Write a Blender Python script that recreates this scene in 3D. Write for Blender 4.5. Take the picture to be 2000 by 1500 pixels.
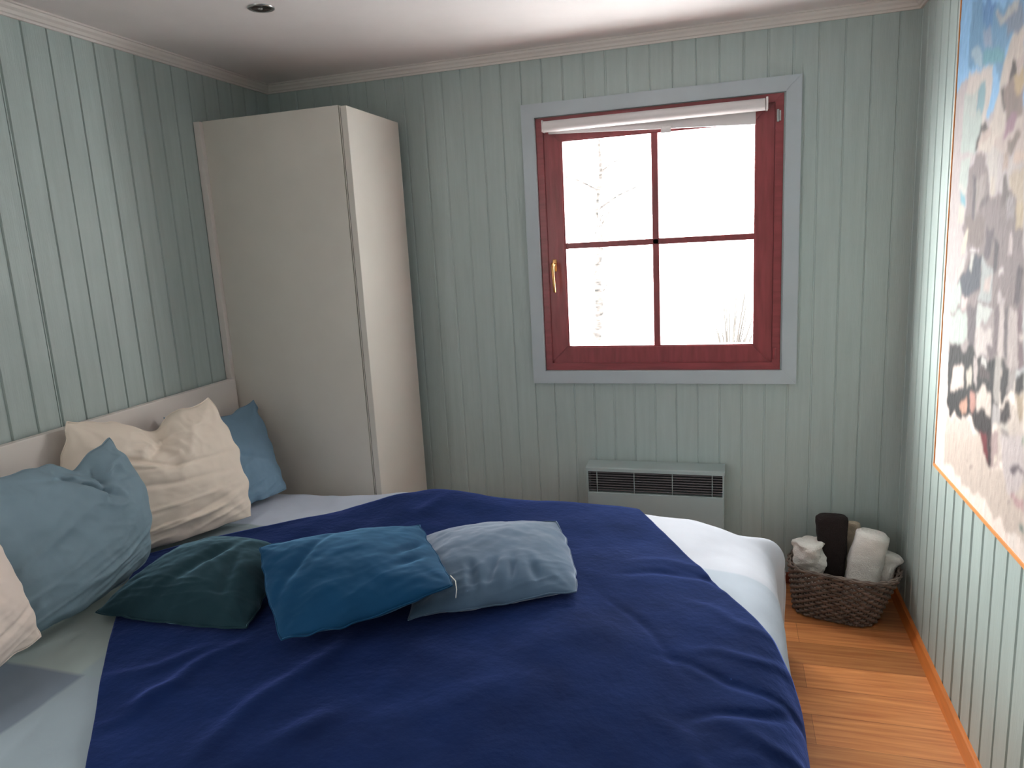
import bpy, bmesh, math, random
from math import sin, cos, pi, sqrt
from mathutils import Vector, Matrix, noise
random.seed(7)
scn = bpy.context.scene
for o in list(bpy.data.objects): bpy.data.objects.remove(o)
COL = scn.collection
H = 2.173            # ceiling height
XR = 2.597           # right wall
YB = -3.75           # wall behind the camera

# ---------------------------------------------------------------- camera
cd = bpy.data.cameras.new('camera'); cam = bpy.data.objects.new('camera', cd); COL.objects.link(cam)
cd.sensor_fit = 'HORIZONTAL'; cd.sensor_width = 36.0; cd.lens = 25.351; cd.clip_start = 0.02; cd.clip_end = 400
r_ = Vector((0.95719057, 0.28442584, -0.05374154)); u_ = Vector((-0.00319299, 0.19602613, 0.98059347)); f_ = Vector((-0.28944087, 0.93844323, -0.18854253))
CAM = Vector((1.97449, -2.95218, 1.42147))
M = Matrix.Identity(4)
for i in range(3):
    M[i][0] = r_[i]; M[i][1] = u_[i]; M[i][2] = -f_[i]; M[i][3] = CAM[i]
cam.matrix_world = M
scn.camera = cam

# ---------------------------------------------------------------- sky and exposure
w = bpy.data.worlds.new('overcast_sky'); scn.world = w; w.use_nodes = True
bg = w.node_tree.nodes['Background']; bg.inputs['Color'].default_value = (1.0, 0.985, 0.96, 1); bg.inputs['Strength'].default_value = 11.0
scn.view_settings.view_transform = 'Standard'; scn.view_settings.look = 'None'
scn.view_settings.exposure = 0.70; scn.view_settings.gamma = 1.0; scn.view_settings.use_curve_mapping = False
# overcast sky, brighter where the hidden sun stands, high and to the left beyond the window wall
_n = w.node_tree.nodes; _l = w.node_tree.links
_tc = _n.new('ShaderNodeTexCoord'); _dp = _n.new('ShaderNodeVectorMath'); _dp.operation = 'DOT_PRODUCT'
_sd = Vector((-.80, .55, .30)).normalized(); _dp.inputs[1].default_value = _sd
_l.new(_tc.outputs['Generated'], _dp.inputs[0])
_mx = _n.new('ShaderNodeMath'); _mx.operation = 'MAXIMUM'; _mx.inputs[1].default_value = 0; _l.new(_dp.outputs['Value'], _mx.inputs[0])
_pw = _n.new('ShaderNodeMath'); _pw.operation = 'POWER'; _pw.inputs[1].default_value = 4; _l.new(_mx.outputs[0], _pw.inputs[0])
_ma = _n.new('ShaderNodeMath'); _ma.operation = 'MULTIPLY_ADD'; _ma.inputs[1].default_value = 34.0; _ma.inputs[2].default_value = 7.5; _l.new(_pw.outputs[0], _ma.inputs[0])
_l.new(_ma.outputs[0], bg.inputs['Strength'])
# daylight portal in the window opening (guides sky sampling, emits nothing itself)
pl = bpy.data.lights.new('window_portal', 'AREA'); pl.shape = 'RECTANGLE'; pl.size = 0.98; pl.size_y = 1.05
pl.cycles.is_portal = True
po = bpy.data.objects.new('window_portal', pl); COL.objects.link(po)
po.location = (1.69, 0.105, 1.40); po.rotation_euler = (-pi/2, 0, 0)
# the room goes on behind the camera: soft fill lights added there, with no known source
al = bpy.data.lights.new('rear_fill_light', 'AREA'); al.shape = 'RECTANGLE'; al.size = 0.9; al.size_y = 1.1; al.energy = 1.0; al.color = (1.0, 0.97, 0.93)
ao = bpy.data.objects.new('rear_fill_light', al); COL.objects.link(ao)
ao.location = (1.25, YB + 0.12, 1.50); ao.rotation_euler = (pi/2, 0, 0)
sl = bpy.data.lights.new('side_fill_light', 'AREA'); sl.shape = 'RECTANGLE'; sl.size = 0.8; sl.size_y = 1.2; sl.energy = 14.0; sl.color = (1.0, 0.97, 0.95)  # added fill from the left that lifts the right wall
so = bpy.data.objects.new('side_fill_light', sl); COL.objects.link(so)
so.location = (0.06, -3.05, 1.35); so.rotation_euler = (0, -pi/2, 0)

# ---------------------------------------------------------------- materials
def lin(c):
    return tuple(((x/255)/12.92 if x/255 <= .04045 else ((x/255+.055)/1.055)**2.4) for x in c)
def mat(name, col, rough=.6, bump=0, bscale=60, var=0, vscale=8, sheen=0, stint=None, metal=0, spec=.5, stretch=None, attr=None, srough=.4, coat=0):
    m = bpy.data.materials.new(name); m.use_nodes = True; nt = m.node_tree; N = nt.nodes; L = nt.links
    b = N['Principled BSDF']
    b.inputs['Base Color'].default_value = (*col, 1); b.inputs['Roughness'].default_value = rough
    b.inputs['Metallic'].default_value = metal; b.inputs['Specular IOR Level'].default_value = spec
    if coat: b.inputs['Coat Weight'].default_value = coat; b.inputs['Coat Roughness'].default_value = .25
    if sheen:
        b.inputs['Sheen Weight'].default_value = sheen; b.inputs['Sheen Roughness'].default_value = srough
        b.inputs['Sheen Tint'].default_value = (*(stint or (1, 1, 1)), 1)
    tc = N.new('ShaderNodeTexCoord'); mp = N.new('ShaderNodeMapping'); L.new(tc.outputs['Object'], mp.inputs['Vector'])
    if stretch: mp.inputs['Scale'].default_value = stretch
    src = None
    if attr:
        a = N.new('ShaderNodeAttribute'); a.attribute_name = attr; src = a.outputs['Color']
        L.new(src, b.inputs['Base Color'])
    if var:
        n = N.new('ShaderNodeTexNoise'); n.inputs['Scale'].default_value = vscale; n.inputs['Detail'].default_value = 5
        L.new(mp.outputs['Vector'], n.inputs['Vector'])
        mr = N.new('ShaderNodeMapRange'); mr.inputs['From Min'].default_value = .3; mr.inputs['From Max'].default_value = .7
        mr.inputs['To Min'].default_value = 1-var; mr.inputs['To Max'].default_value = 1+var
        L.new(n.outputs['Fac'], mr.inputs['Value'])
        mx = N.new('ShaderNodeVectorMath'); mx.operation = 'SCALE'
        if src is not None: L.new(src, mx.inputs[0])
        else: mx.inputs[0].default_value = col
        L.new(mr.outputs['Result'], mx.inputs['Scale']); L.new(mx.outputs['Vector'], b.inputs['Base Color'])
    if bump:
        n2 = N.new('ShaderNodeTexNoise'); n2.inputs['Scale'].default_value = bscale; n2.inputs['Detail'].default_value = 6
        L.new(mp.outputs['Vector'], n2.inputs['Vector'])
        bp = N.new('ShaderNodeBump'); bp.inputs['Strength'].default_value = bump; bp.inputs['Distance'].default_value = .004
        L.new(n2.outputs['Fac'], bp.inputs['Height']); L.new(bp.outputs['Normal'], b.inputs['Normal'])
    return m
PAINT = (0.40, 0.473, 0.458)
M_wall = mat('mint_wall_paint', PAINT, .5, .25, 30, .05, 6, stretch=(8, 8, .6))
M_case = mat('pale_blue_casing_paint', (0.445, 0.50, 0.535), .5, .1, 30, .03)
M_ceil = mat('white_ceiling_paint', (0.80, 0.73, 0.715), .75, .06, 50, .02)
M_corn = mat('cream_cornice_paint', (0.72, 0.66, 0.62), .5, .05, 40, .03)
M_ward = mat('cream_wardrobe_laminate', (0.66, 0.62, 0.56), .42, .06, 90, .02)
M_wardin = mat('wardrobe_gap', (0.12, 0.11, 0.10), .8)
M_head = mat('white_headboard_lacquer', (0.72, 0.66, 0.62), .4, .04, 60, .02)
M_red = mat('mahogany_stained_wood', lin((142, 62, 66)), .38, .25, 12, .18, 10, stretch=(6, 6, .8), coat=.25)
M_redh = mat('mahogany_stained_wood_level', lin((142, 62, 66)), .38, .25, 12, .18, 10, stretch=(.8, 6, 6), coat=.25)
M_blind = mat('white_blind_fabric', (0.72, 0.68, 0.68), .5, .1, 120, .02)
M_brass = mat('brass', lin((214, 160, 105)), .3, metal=.85)
M_steel = mat('satin_steel', (0.55, 0.55, 0.56), .25, metal=1)
M_dark = mat('dark_reflector', (0.03, 0.025, 0.02), .3, metal=.4)
M_conv = mat('grey_green_heater_enamel', (0.365, 0.445, 0.45), .45, .05, 80, .02)
M_convin = mat('heater_inside', (0.02, 0.02, 0.022), .7)
M_slat = mat('heater_slat', (0.16, 0.15, 0.16), .45)
M_duvet = mat('patchwork_duvet_cotton', (.6, .65, .7), .85, .35, 14, .03, 9, attr='dye', spec=.2)
M_navy = mat('navy_fleece', (0.0045, 0.0145, 0.066), .95, .4, 60, .22, 6, sheen=.55, stint=(.20, .30, .90), srough=.36, spec=.08)
M_base = mat('mattress_ticking', (.7, .7, .7), .9, .2, 60)
M_frame = mat('white_bed_frame', (.66, .62, .58), .5)
M_wick = mat('dark_wicker', (0.165, 0.125, 0.105), .7, .3, 90, .45, 30)
M_towelw = mat('white_terry', (0.86, 0.84, 0.80), .95, 1.0, 220, .05, 30, sheen=.3)
M_toweld = mat('dark_brown_terry', (0.017, 0.010, 0.010), .95, 1.0, 220, .1, 30)
M_towelb = mat('beige_terry', (0.55, 0.47, 0.36), .95, 1.0, 220, .05, 30)
M_skirt = mat('orange_oak_trim', lin((206, 118, 54)), .4, .15, 14, .15, 9, stretch=(6, .6, 6), coat=.3)
M_skirtd = mat('shaded_red_brown_trim', lin((120, 52, 34)), .45, .15, 14, .15, 9, stretch=(.6, 6, 6), coat=.2)  # baseboard tone with the back wall's shade put into the colour
M_pframe = mat('orange_wood_frame', lin((222, 146, 84)), .45, .1, 20, .1)
M_paint = mat('oil_paint', (.5, .5, .5), .8, .35, 30, .05, 40, attr='dye')
M_snow = mat('snow', (0.86, 0.88, 0.92), .9, .4, 3, .03)
M_bark = mat('birch_bark', (0.085, 0.07, 0.066), .9, .5, 20, .9, 9, stretch=(1, 1, 3))
M_twig = mat('twigs', (0.06, 0.05, 0.045), .9)
M_pw = mat('white_pillow_cotton', (0.80, 0.70, 0.60), .9, .2, 22, .02, 12)
M_pp = mat('blush_white_pillow_cotton', (0.90, 0.76, 0.68), .9, .2, 22, .02, 12)
M_ps = mat('slate_blue_pillow_cotton', (0.20, 0.29, 0.35), .9, .4, 22, .05, 7)
M_pb = mat('steel_blue_pillow_cotton', (0.165, 0.275, 0.38), .9, .4, 22, .05, 7)
M_ct = mat('dark_teal_velvet', (0.008, 0.028, 0.038), .8, .35, 14, .12, 7, sheen=.6, stint=(.35, .62, .8), srough=.38, spec=.12)
M_cb = mat('petrol_blue_velvet', (0.004, 0.044, 0.110), .8, .35, 14, .12, 7, sheen=.6, stint=(.28, .6, .95), srough=.38, spec=.12)
M_cg = mat('grey_blue_velvet', (0.070, 0.120, 0.185), .8, .35, 14, .15, 7, sheen=.95, stint=(.75, .82, .98), srough=.38, spec=.12)

def glass_mat():
    m = bpy.data.materials.new('window_glass'); m.use_nodes = True; nt = m.node_tree; nt.nodes.clear()
    o = nt.nodes.new('ShaderNodeOutputMaterial'); t = nt.nodes.new('ShaderNodeBsdfTransparent'); g = nt.nodes.new('ShaderNodeBsdfGlossy')
    t.inputs['Color'].default_value = (.95, .97, .96, 1); g.inputs['Roughness'].default_value = .02
    mx = nt.nodes.new('ShaderNodeMixShader'); mx.inputs[0].default_value = .05
    nt.links.new(t.outputs[0], mx.inputs[1]); nt.links.new(g.outputs[0], mx.inputs[2]); nt.links.new(mx.outputs[0], o.inputs['Surface'])
    return m
M_glass = glass_mat()

def floor_mat():
    m = bpy.data.materials.new('oak_strip_parquet'); m.use_nodes = True; nt = m.node_tree; N = nt.nodes; L = nt.links
    b = N['Principled BSDF']; b.inputs['Roughness'].default_value = .34; b.inputs['Coat Weight'].default_value = .25; b.inputs['Coat Roughness'].default_value = .2
    tc = N.new('ShaderNodeTexCoord'); mp = N.new('ShaderNodeMapping'); mp.inputs['Location'].default_value = (.19, .06, 0)
    L.new(tc.outputs['Object'], mp.inputs['Vector'])
    br = N.new('ShaderNodeTexBrick'); br.inputs['Scale'].default_value = 1
    br.inputs['Brick Width'].default_value = .80; br.inputs['Row Height'].default_value = .135; br.inputs['Mortar Size'].default_value = .0007
    br.inputs['Color1'].default_value = (0.62, 0.62, 0.62, 1); br.inputs['Color2'].default_value = (1.08, 1.08, 1.08, 1); br.inputs['Mortar'].default_value = (.42, .4, .38, 1)
    br.offset = .37; br.offset_frequency = 2; br.inputs['Bias'].default_value = 0
    L.new(mp.outputs['Vector'], br.inputs['Vector'])
    st = N.new('ShaderNodeMapping'); st.inputs['Scale'].default_value = (1.6, 30, 1); L.new(tc.outputs['Object'], st.inputs['Vector'])
    n = N.new('ShaderNodeTexNoise'); n.inputs['Scale'].default_value = 2.2; n.inputs['Detail'].default_value = 6; n.inputs['Distortion'].default_value = .4
    L.new(st.outputs['Vector'], n.inputs['Vector'])
    cr = N.new('ShaderNodeValToRGB'); cr.color_ramp.elements[0].position = .3; cr.color_ramp.elements[1].position = .72
    cr.color_ramp.elements[0].color = (*lin((192, 114, 66)), 1); cr.color_ramp.elements[1].color = (*lin((232, 158, 98)), 1)
    L.new(n.outputs['Fac'], cr.inputs['Fac'])
    mx = N.new('ShaderNodeMix'); mx.data_type = 'RGBA'; mx.blend_type = 'MULTIPLY'; mx.inputs['Factor'].default_value = 1
    L.new(cr.outputs['Color'], mx.inputs['A']); L.new(br.outputs['Color'], mx.inputs['B']); L.new(mx.outputs['Result'], b.inputs['Base Color'])
    bp = N.new('ShaderNodeBump'); bp.inputs['Strength'].default_value = .2; bp.inputs['Distance'].default_value = .001
    L.new(n.outputs['Fac'], bp.inputs['Height']); L.new(bp.outputs['Normal'], b.inputs['Normal'])
    return m
M_floor = floor_mat()

# ---------------------------------------------------------------- helpers
def link(name, me, m, parent=None, smooth=False):
    o = bpy.data.objects.new(name, me); COL.objects.link(o)
    if m is not None: me.materials.append(m)
    if smooth:
        for p in me.polygons: p.use_smooth = True
    if parent is not None: o.parent = parent
    return o
def from_bm(name, bm, m, parent=None, smooth=False):
    bmesh.ops.recalc_face_normals(bm, faces=bm.faces)
    me = bpy.data.meshes.new(name); bm.to_mesh(me); bm.free()
    return link(name, me, m, parent, smooth)
def add_box(bm, x0, x1, y0, y1, z0, z1, bevel=0, seg=2):
    g = bmesh.ops.create_cube(bm, size=1)
    for v in g['verts']:
        v.co = Vector(((x0+x1)/2 + v.co.x*(x1-x0), (y0+y1)/2 + v.co.y*(y1-y0), (z0+z1)/2 + v.co.z*(z1-z0)))
    if bevel:
        es = list({e for v in g['verts'] for e in v.link_edges})
        bmesh.ops.bevel(bm, geom=es, offset=bevel, segments=seg, affect='EDGES', profile=.5)
def box(name, m, parent, *a, bevel=0):
    bm = bmesh.new(); add_box(bm, *a, bevel=bevel); return from_bm(name, bm, m, parent)
def add_cyl(bm, p0, p1, r0, r1=None, seg=24, caps=True):
    p0 = Vector(p0); p1 = Vector(p1); r1 = r0 if r1 is None else r1
    ax = (p1-p0).normalized(); a = ax.orthogonal().normalized(); b = ax.cross(a)
    A = [bm.verts.new(p0 + r0*(a*cos(2*pi*i/seg)+b*sin(2*pi*i/seg))) for i in range(seg)]
    B = [bm.verts.new(p1 + r1*(a*cos(2*pi*i/seg)+b*sin(2*pi*i/seg))) for i in range(seg)]
    for i in range(seg): bm.faces.new((A[i], A[(i+1) % seg], B[(i+1) % seg], B[i]))
    if caps: bm.faces.new(A[::-1]); bm.faces.new(B)
def lathe(bm, prof, c, seg=48):
    c = Vector(c); rings = []
    for r, z in prof:
        rings.append([bm.verts.new(c + Vector((r*cos(2*pi*i/seg), r*sin(2*pi*i/seg), z))) for i in range(seg)])
    for a, b in zip(rings, rings[1:]):
        for i in range(seg): bm.faces.new((a[i], a[(i+1) % seg], b[(i+1) % seg], b[i]))
    return rings
def tube(bm, pts, r, seg=8):
    pts = [Vector(p) for p in pts]; prev = None; up = None
    for i, p in enumerate(pts):
        t = (pts[min(i+1, len(pts)-1)]-pts[max(i-1, 0)]).normalized()
        up = t.orthogonal().normalized() if up is None else (up - t*up.dot(t)).normalized()
        b = t.cross(up); rr = r[i] if isinstance(r, (list, tuple)) else r
        ring = [bm.verts.new(p + rr*(up*cos(2*pi*k/seg)+b*sin(2*pi*k/seg))) for k in range(seg)]
        if prev:
            for k in range(seg): bm.faces.new((prev[k], prev[(k+1) % seg], ring[(k+1) % seg], ring[k]))
        else: bm.faces.new(ring[::-1])
        prev = ring
    bm.faces.new(prev)
def empty(name, loc=(0, 0, 0)):
    o = bpy.data.objects.new(name, None); COL.objects.link(o); o.location = loc; o.empty_display_size = .1; return o
def tag(o, label, cat, group=None, kind=None):
    o['label'] = label; o['category'] = cat
    if group: o['group'] = group
    if kind: o['kind'] = kind
    return o
def struct(o): o['kind'] = 'structure'; return o
def kids(root):   # children were built in world space; the root sits at the thing's base
    inv = Matrix.Translation(root.location).inverted()
    for c in root.children: c.matrix_parent_inverse = inv
def nz(x, y, z, s=1.0): return noise.noise(Vector((x*s, y*s, z*s)))
def fbm(x, y, z, s=1.0, oc=3):
    t = 0; a = 1
    for i in range(oc): t += a*noise.noise(Vector((x*s, y*s, z*s+i*7.3))); s *= 2; a *= .5
    return t
def sm(a, b, x):
    t = max(0, min(1, (x-a)/(b-a))); return t*t*(3-2*t)

# ---------------------------------------------------------------- the room
def plan(p0, p1, phase, gap=.0851, w=.0042, d=.0055):
    """positions along a boarded wall and how deep the surface sits there (v-grooves)"""
    out = [(p0, 0.0)]; k = math.ceil((p0+w-phase)/gap)
    while phase+k*gap < p1-w:
        g = phase+k*gap; jit = .0012*sin(k*12.9)
        g += jit; ww = w*(1+.25*sin(k*7.1))
        out += [(g-ww, 0.0), (g-ww*.35, d), (g+ww*.35, d), (g+ww, 0.0)]; k += 1
    out.append((p1, 0.0)); return out
def board_wall(name, pts, fn, z0, z1, hole=None):
    bm = bmesh.new()
    if hole:
        xa, xb, za, zb = hole; P = []
        for x, d in pts:
            P.append((x, d))
        for e in (xa, xb):
            P = [q for q in P if abs(q[0]-e) > 1e-5] + [(e, 0.0)]
        P.sort(); pts = P
    for (a, da), (b, db) in zip(pts, pts[1:]):
        spans = [(z0, z1)]
        if hole and a >= hole[0]-1e-6 and b <= hole[1]+1e-6: spans = [(z0, hole[2]), (hole[3], z1)]
        for s, t in spans:
            bm.faces.new([bm.verts.new(fn(a, da, s)), bm.verts.new(fn(b, db, s)), bm.verts.new(fn(b, db, t)), bm.verts.new(fn(a, da, t))])
    bmesh.ops.remove_doubles(bm, verts=bm.verts, dist=1e-6)
    o = from_bm(name, bm, M_wall); return struct(o)
WX0, WX1, WZ0, WZ1 = 1.222, 2.160, 0.890, 1.914
board_wall('wall_back', plan(0, XR, .6585, d=.0032), lambda x, d, z: (x, d, z), 0, H, (WX0, WX1, WZ0, WZ1))
lp = plan(YB, 0, -.9345)
lp = [q for q in lp]
# the open seam between two wall panels above the headboard
seam = -1.285
lp = sorted(lp + [(seam-.0015, 0.0), (seam-.0006, .012), (seam+.0006, .012), (seam+.0015, 0.0)])
board_wall('wall_left', lp, lambda y, d, z: (-d, y, z), 0, H)
board_wall('wall_right', plan(YB, 0, -.950, w=.0078, d=.0075), lambda y, d, z: (XR+d, y, z), 0, H)
board_wall('wall_rear', plan(0, XR, .66), lambda x, d, z: (x, YB-d, z), 0, H)
# outer shell of the wall round the window (reveal outside the sash)
bm = bmesh.new()
for (x0, x1, z0, z1) in ((WX0-.03, WX0, WZ0-.03, WZ1+.03), (WX1, WX1+.03, WZ0-.03, WZ1+.03), (WX0, WX1, WZ0-.03, WZ0), (WX0, WX1, WZ1, WZ1+.03)):
    add_box(bm, x0, x1, .012, .10, z0, z1)
struct(from_bm('trim_1', bm, M_case))
struct(box('floor', M_floor, None, -.02, XR+.02, YB-.02, .02, -.05, 0))
struct(box('ceiling', M_ceil, None, -.02, XR+.02, YB-.02, .02, H, H+.05))
# cornice: stepped profile swept along left, back and right walls with mitred corners
def cornice(name, ring):
    prof = [(0, -.036), (.008, -.036), (.010, -.030), (.016, -.028), (.020, -.020), (.028, -.014), (.030, -.006), (.036, -.005), (.036, 0)]
    bm = bmesh.new(); rows = []
    for d, z in prof: rows.append([bm.verts.new((x+ix*d, y+iy*d, H+z)) for (x, y, ix, iy) in ring])
    for a, b in zip(rows, rows[1:]):
        for i in range(len(a)-1): bm.faces.new((a[i], a[i+1], b[i+1], b[i]))
    return struct(from_bm(name, bm, M_corn))
cornice('trim_2', [(0, YB, 1, 1), (0, 0, 1, -1)])
cornice('trim_3', [(0, 0, 1, -1), (XR, 0, -1, -1)])
cornice('trim_4', [(XR, 0, -1, -1), (XR, YB, -1, 1)])
# baseboards
bm = bmesh.new(); pr = [(0, .042), (.007, .042), (.011, .038), (.017, .012), (.020, 0)]
rows = [[bm.verts.new((XR-d, y, z)) for y in (YB, -.004)] for d, z in pr]
for a, b in zip(rows, rows[1:]): bm.faces.new((a[0], a[1], b[1], b[0]))
struct(from_bm('baseboard_right', bm, M_skirt))
struct(box('baseboard_back', M_skirtd, None, 0, XR-.021, -.014, 0, 0, .045, bevel=.002))
struct(box('baseboard_left', M_skirt, None, 0, .014, YB, -.52, 0, .042, bevel=.002))

# ---------------------------------------------------------------- window
win = struct(empty('window_1', (1.69, 0, .835)))
def part(o, label=None):
    if label: o['label'] = label
    return o
# casing, mitred boards standing proud of the wall
def frame_ring(name, x0, x1, z0, z1, wd, y0, y1, m, parent, bev=.003, mh=None, wl=None, wr=None, wt=None, wb=None):
    wl = wl or wd; wr = wr or wd; wt = wt or wd; wb = wb or wd
    obs = []
    O = [(x0, z0), (x1, z0), (x1, z1), (x0, z1)]; I = [(x0+wl, z0+wb), (x1-wr, z0+wb), (x1-wr, z1-wt), (x0+wl, z1-wt)]
    bm = bmesh.new()
    for i in range(4):
        j = (i+1) % 4; g = .0004
        q = [O[i], O[j], I[j], I[i]]
        lo = [bm.verts.new((x, y0, z)) for x, z in q]; hi = [bm.verts.new((x, y1, z)) for x, z in q]
        fs = [bm.faces.new(lo[::-1]), bm.faces.new(hi)]
        for k in range(4): fs.append(bm.faces.new((lo[k], lo[(k+1) % 4], hi[(k+1) % 4], hi[k])))
    if bev:
        es = [e for e in bm.edges if abs(e.verts[0].co.y-y0) < 1e-6 and abs(e.verts[1].co.y-y0) < 1e-6]
        bmesh.ops.bevel(bm, geom=es, offset=bev, segments=2, affect='EDGES')
    return from_bm(name, bm, m, parent)
frame_ring('casing', 1.1675, 2.2197, .8348, 1.9694, .054, -.018, 0, M_case, win, .002)
frame_ring('outer_frame', WX0, WX1, WZ0, WZ1, .03, -.004, .07, M_redh, win, .002)
frame_ring('sash', 1.238, 2.134, .908, 1.898, .09, .004, .052, M_red, win, .005, wl=.088, wr=.074, wt=.08, wb=.083)
bm = bmesh.new()
add_box(bm, 1.677, 1.703, .010, .046, .990, 1.820, bevel=.003); add_box(bm, 1.325, 2.062, .010, .046, 1.394, 1.418, bevel=.003)
from_bm('muntin', bm, M_red, win)
box('glass', M_glass, win, 1.322, 2.064, .028, .033, .988, 1.822)
# brass handle
hd = empty('handle', (0, 0, 0)); hd.parent = win
bm = bmesh.new(); add_box(bm, 1.268, 1.286, -.001, .004, 1.305, 1.355, bevel=.002)
add_cyl(bm, (1.277, .002, 1.333), (1.277, -.038, 1.333), .0075, seg=16)
tube(bm, [(1.277, -.036, 1.340), (1.277, -.042, 1.325), (1.279, -.044, 1.29), (1.281, -.043, 1.25), (1.282, -.041, 1.222)], [.008, .0075, .006, .0058, .0055], 12)
COL.objects.unlink(hd); bpy.data.objects.remove(hd)
part(from_bm('handle', bm, M_brass, win, True), 'slim brass lever handle')
# hinge at the right
for zz in (1.835, .955):
    bm = bmesh.new(); add_cyl(bm, (2.139, -.008, zz-.022), (2.139, -.008, zz+.022), .0055, seg=12); add_box(bm, 2.134, 2.150, -.006, .002, zz-.018, zz+.018)
    from_bm('hinge', bm, M_steel if zz > 1.5 else M_redh, win, False)
kids(win)

# roller blind mounted on the sash
bl = tag(empty('roller_blind', (1.68, 0, 1.815)), 'white rolled-up roller blind across the top of the red-brown window', 'window blind')
bm = bmesh.new(); add_cyl(bm, (1.262, -.024, 1.876), (2.094, -.024, 1.876), .0215, seg=40)
bmesh.ops.bevel(bm, geom=[e for e in bm.edges if len([f for f in e.link_faces if len(f.verts) > 6]) == 1], offset=.003, segments=2, affect='EDGES')
part(from_bm('fabric_roll', bm, M_blind, bl, True))
def slant(bm, x0, x1, y0, y1, za0, za1, zb0, zb1):
    vs = [bm.verts.new((x, y, z)) for x, y, z in ((x0, y0, za0), (x1, y0, zb0), (x1, y1, zb0), (x0, y1, za0), (x0, y0, za1), (x1, y0, zb1), (x1, y1, zb1), (x0, y1, za1))]
    for q in ((0, 3, 2, 1), (4, 5, 6, 7), (0, 1, 5, 4), (1, 2, 6, 5), (2, 3, 7, 6), (3, 0, 4, 7)): bm.faces.new([vs[k] for k in q])
bm = bmesh.new(); slant(bm, 1.276, 2.062, -.0055, -.0035, 1.862, 1.880, 1.828, 1.880)
from_bm('hanging_fabric', bm, M_blind, bl)
bm = bmesh.new(); slant(bm, 1.276, 2.062, -.010, -.0005, 1.850, 1.864, 1.812, 1.830); from_bm('hem_bar', bm, M_blind, bl)
bm = bmesh.new(); add_box(bm, 1.718, 1.756, -.014, -.009, 1.812, 1.838, bevel=.003); from_bm('pull_tab', bm, M_blind, bl)
for xa, xb in ((1.256, 1.262), (2.096, 2.104)):
    bm = bmesh.new(); add_box(bm, xa, xb, -.042, .003, 1.855, 1.900, bevel=.002); from_bm('bracket', bm, M_blind, bl)
kids(bl)

# ---------------------------------------------------------------- wardrobe
wr = tag(empty('wardrobe', (.32, -.25, 0)), 'tall cream white wardrobe in the corner between headboard and window wall', 'wardrobe')
ZT = 1.952
bm = bmesh.new()
add_box(bm, .030, .617, -.493, -.475, .0, ZT, bevel=.0012)
from_bm('side_panel', bm, M_ward, wr)
bm = bmesh.new()
add_box(bm, .030, .617, -.028, -.018, .0, ZT); add_box(bm, .030, .617, -.475, -.028, ZT-.018, ZT); add_box(bm, .030, .617, -.475, -.028, .06, .08); add_box(bm, .030, .036, -.475, -.028, .08, ZT-.02)
add_box(bm, .036, .612, -.475, -.028, 1.3, 1.318)
from_bm('carcass', bm, M_ward, wr)
box('door', M_ward, wr, .6205, .6235, -.4925, -.060, .02, ZT-.003)
bm = bmesh.new(); add_box(bm, .6250, .650, -.4925, -.060, .02, ZT-.004, bevel=.0025)
from_bm('door_front', bm, M_ward, wr)
bm = bmesh.new(); add_box(bm, .6235, .6252, -.491, -.062, .03, ZT-.01)
from_bm('door_gap_shade', bm, M_wardin, wr)  # dark strip set in the door gap to stand for its shade
box('filler_strip', M_head, wr, .002, .0295, -.512, -.470, .0, ZT-.002, bevel=.0015)
kids(wr)

# ---------------------------------------------------------------- ceiling downlight
dl = tag(empty('recessed_downlight', (.602, -.882, H)), 'small unlit chrome-rimmed spotlight set into the white ceiling', 'ceiling light')
bm = bmesh.new(); lathe(bm, [(.040, 0), (.0395, -.003), (.034, -.0045), (.029, -.003), (.028, 0)], (.602, -.882, H)); from_bm('rim', bm, M_steel, dl, True)
bm = bmesh.new(); R = lathe(bm, [(.0285, -.0035), (.022, -.001), (.016, -.0005)], (.602, -.882, H)); bm.faces.new(R[-1]); from_bm('reflector', bm, M_dark, dl, True)
bm = bmesh.new(); bmesh.ops.create_uvsphere(bm, u_segments=20, v_segments=12, radius=.008)
for v in bm.verts: v.co = Vector((.598, -.880, H-.002)) + Vector((v.co.x, v.co.y, v.co.z*.4))
from_bm('bulb', bm, M_steel, dl, True)
kids(dl)

# ---------------------------------------------------------------- wall convector
cv = tag(empty('convector_heater', (1.675, 0, .10)), 'grey-green electric convector heater with slotted grille under the window', 'heater')
X0, X1 = 1.397, 1.953
bm = bmesh.new()   # casing with sloped top front and an opening for the grille
add_box(bm, X0, X1, -.082, -.008, .10, .381, bevel=.004)                # lower body
add_box(bm, X0, X0+.006, -.082, -.010, .381, .4780); add_box(bm, X1-.006, X1, -.082, -.010, .381, .4780)
bv = [(-.010, .5005), (-.010, .476), (-.088, .474), (-.088, .487), (-.080, .4905)]
A = [bm.verts.new((X0-.003, y, z)) for y, z in bv]; B = [bm.verts.new((X1+.003, y, z)) for y, z in bv]
bm.faces.new(A); bm.faces.new(B[::-1])
for i in range(5): bm.faces.new((A[i], B[i], B[(i+1) % 5], A[(i+1) % 5]))
from_bm('housing', bm, M_conv, cv)
box('back_plate', M_convin, cv, X0+.007, X1-.007, -.030, -.012, .3815, .4735)
for k in range(8):
    z = .391 + k*.0108
    bm = bmesh.new(); add_box(bm, X0+.0065, X1-.0065, -.079, -.071, z-.0016, z+.0016); from_bm('slat', bm, M_slat, cv)
for x in (1.44, 1.595, 1.75, 1.907):
    bm = bmesh.new(); add_cyl(bm, (x, -.0815, .382), (x, -.0815, .474), .0016, seg=8); from_bm('grille_wire', bm, M_conv, cv)
kids(cv)

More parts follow.
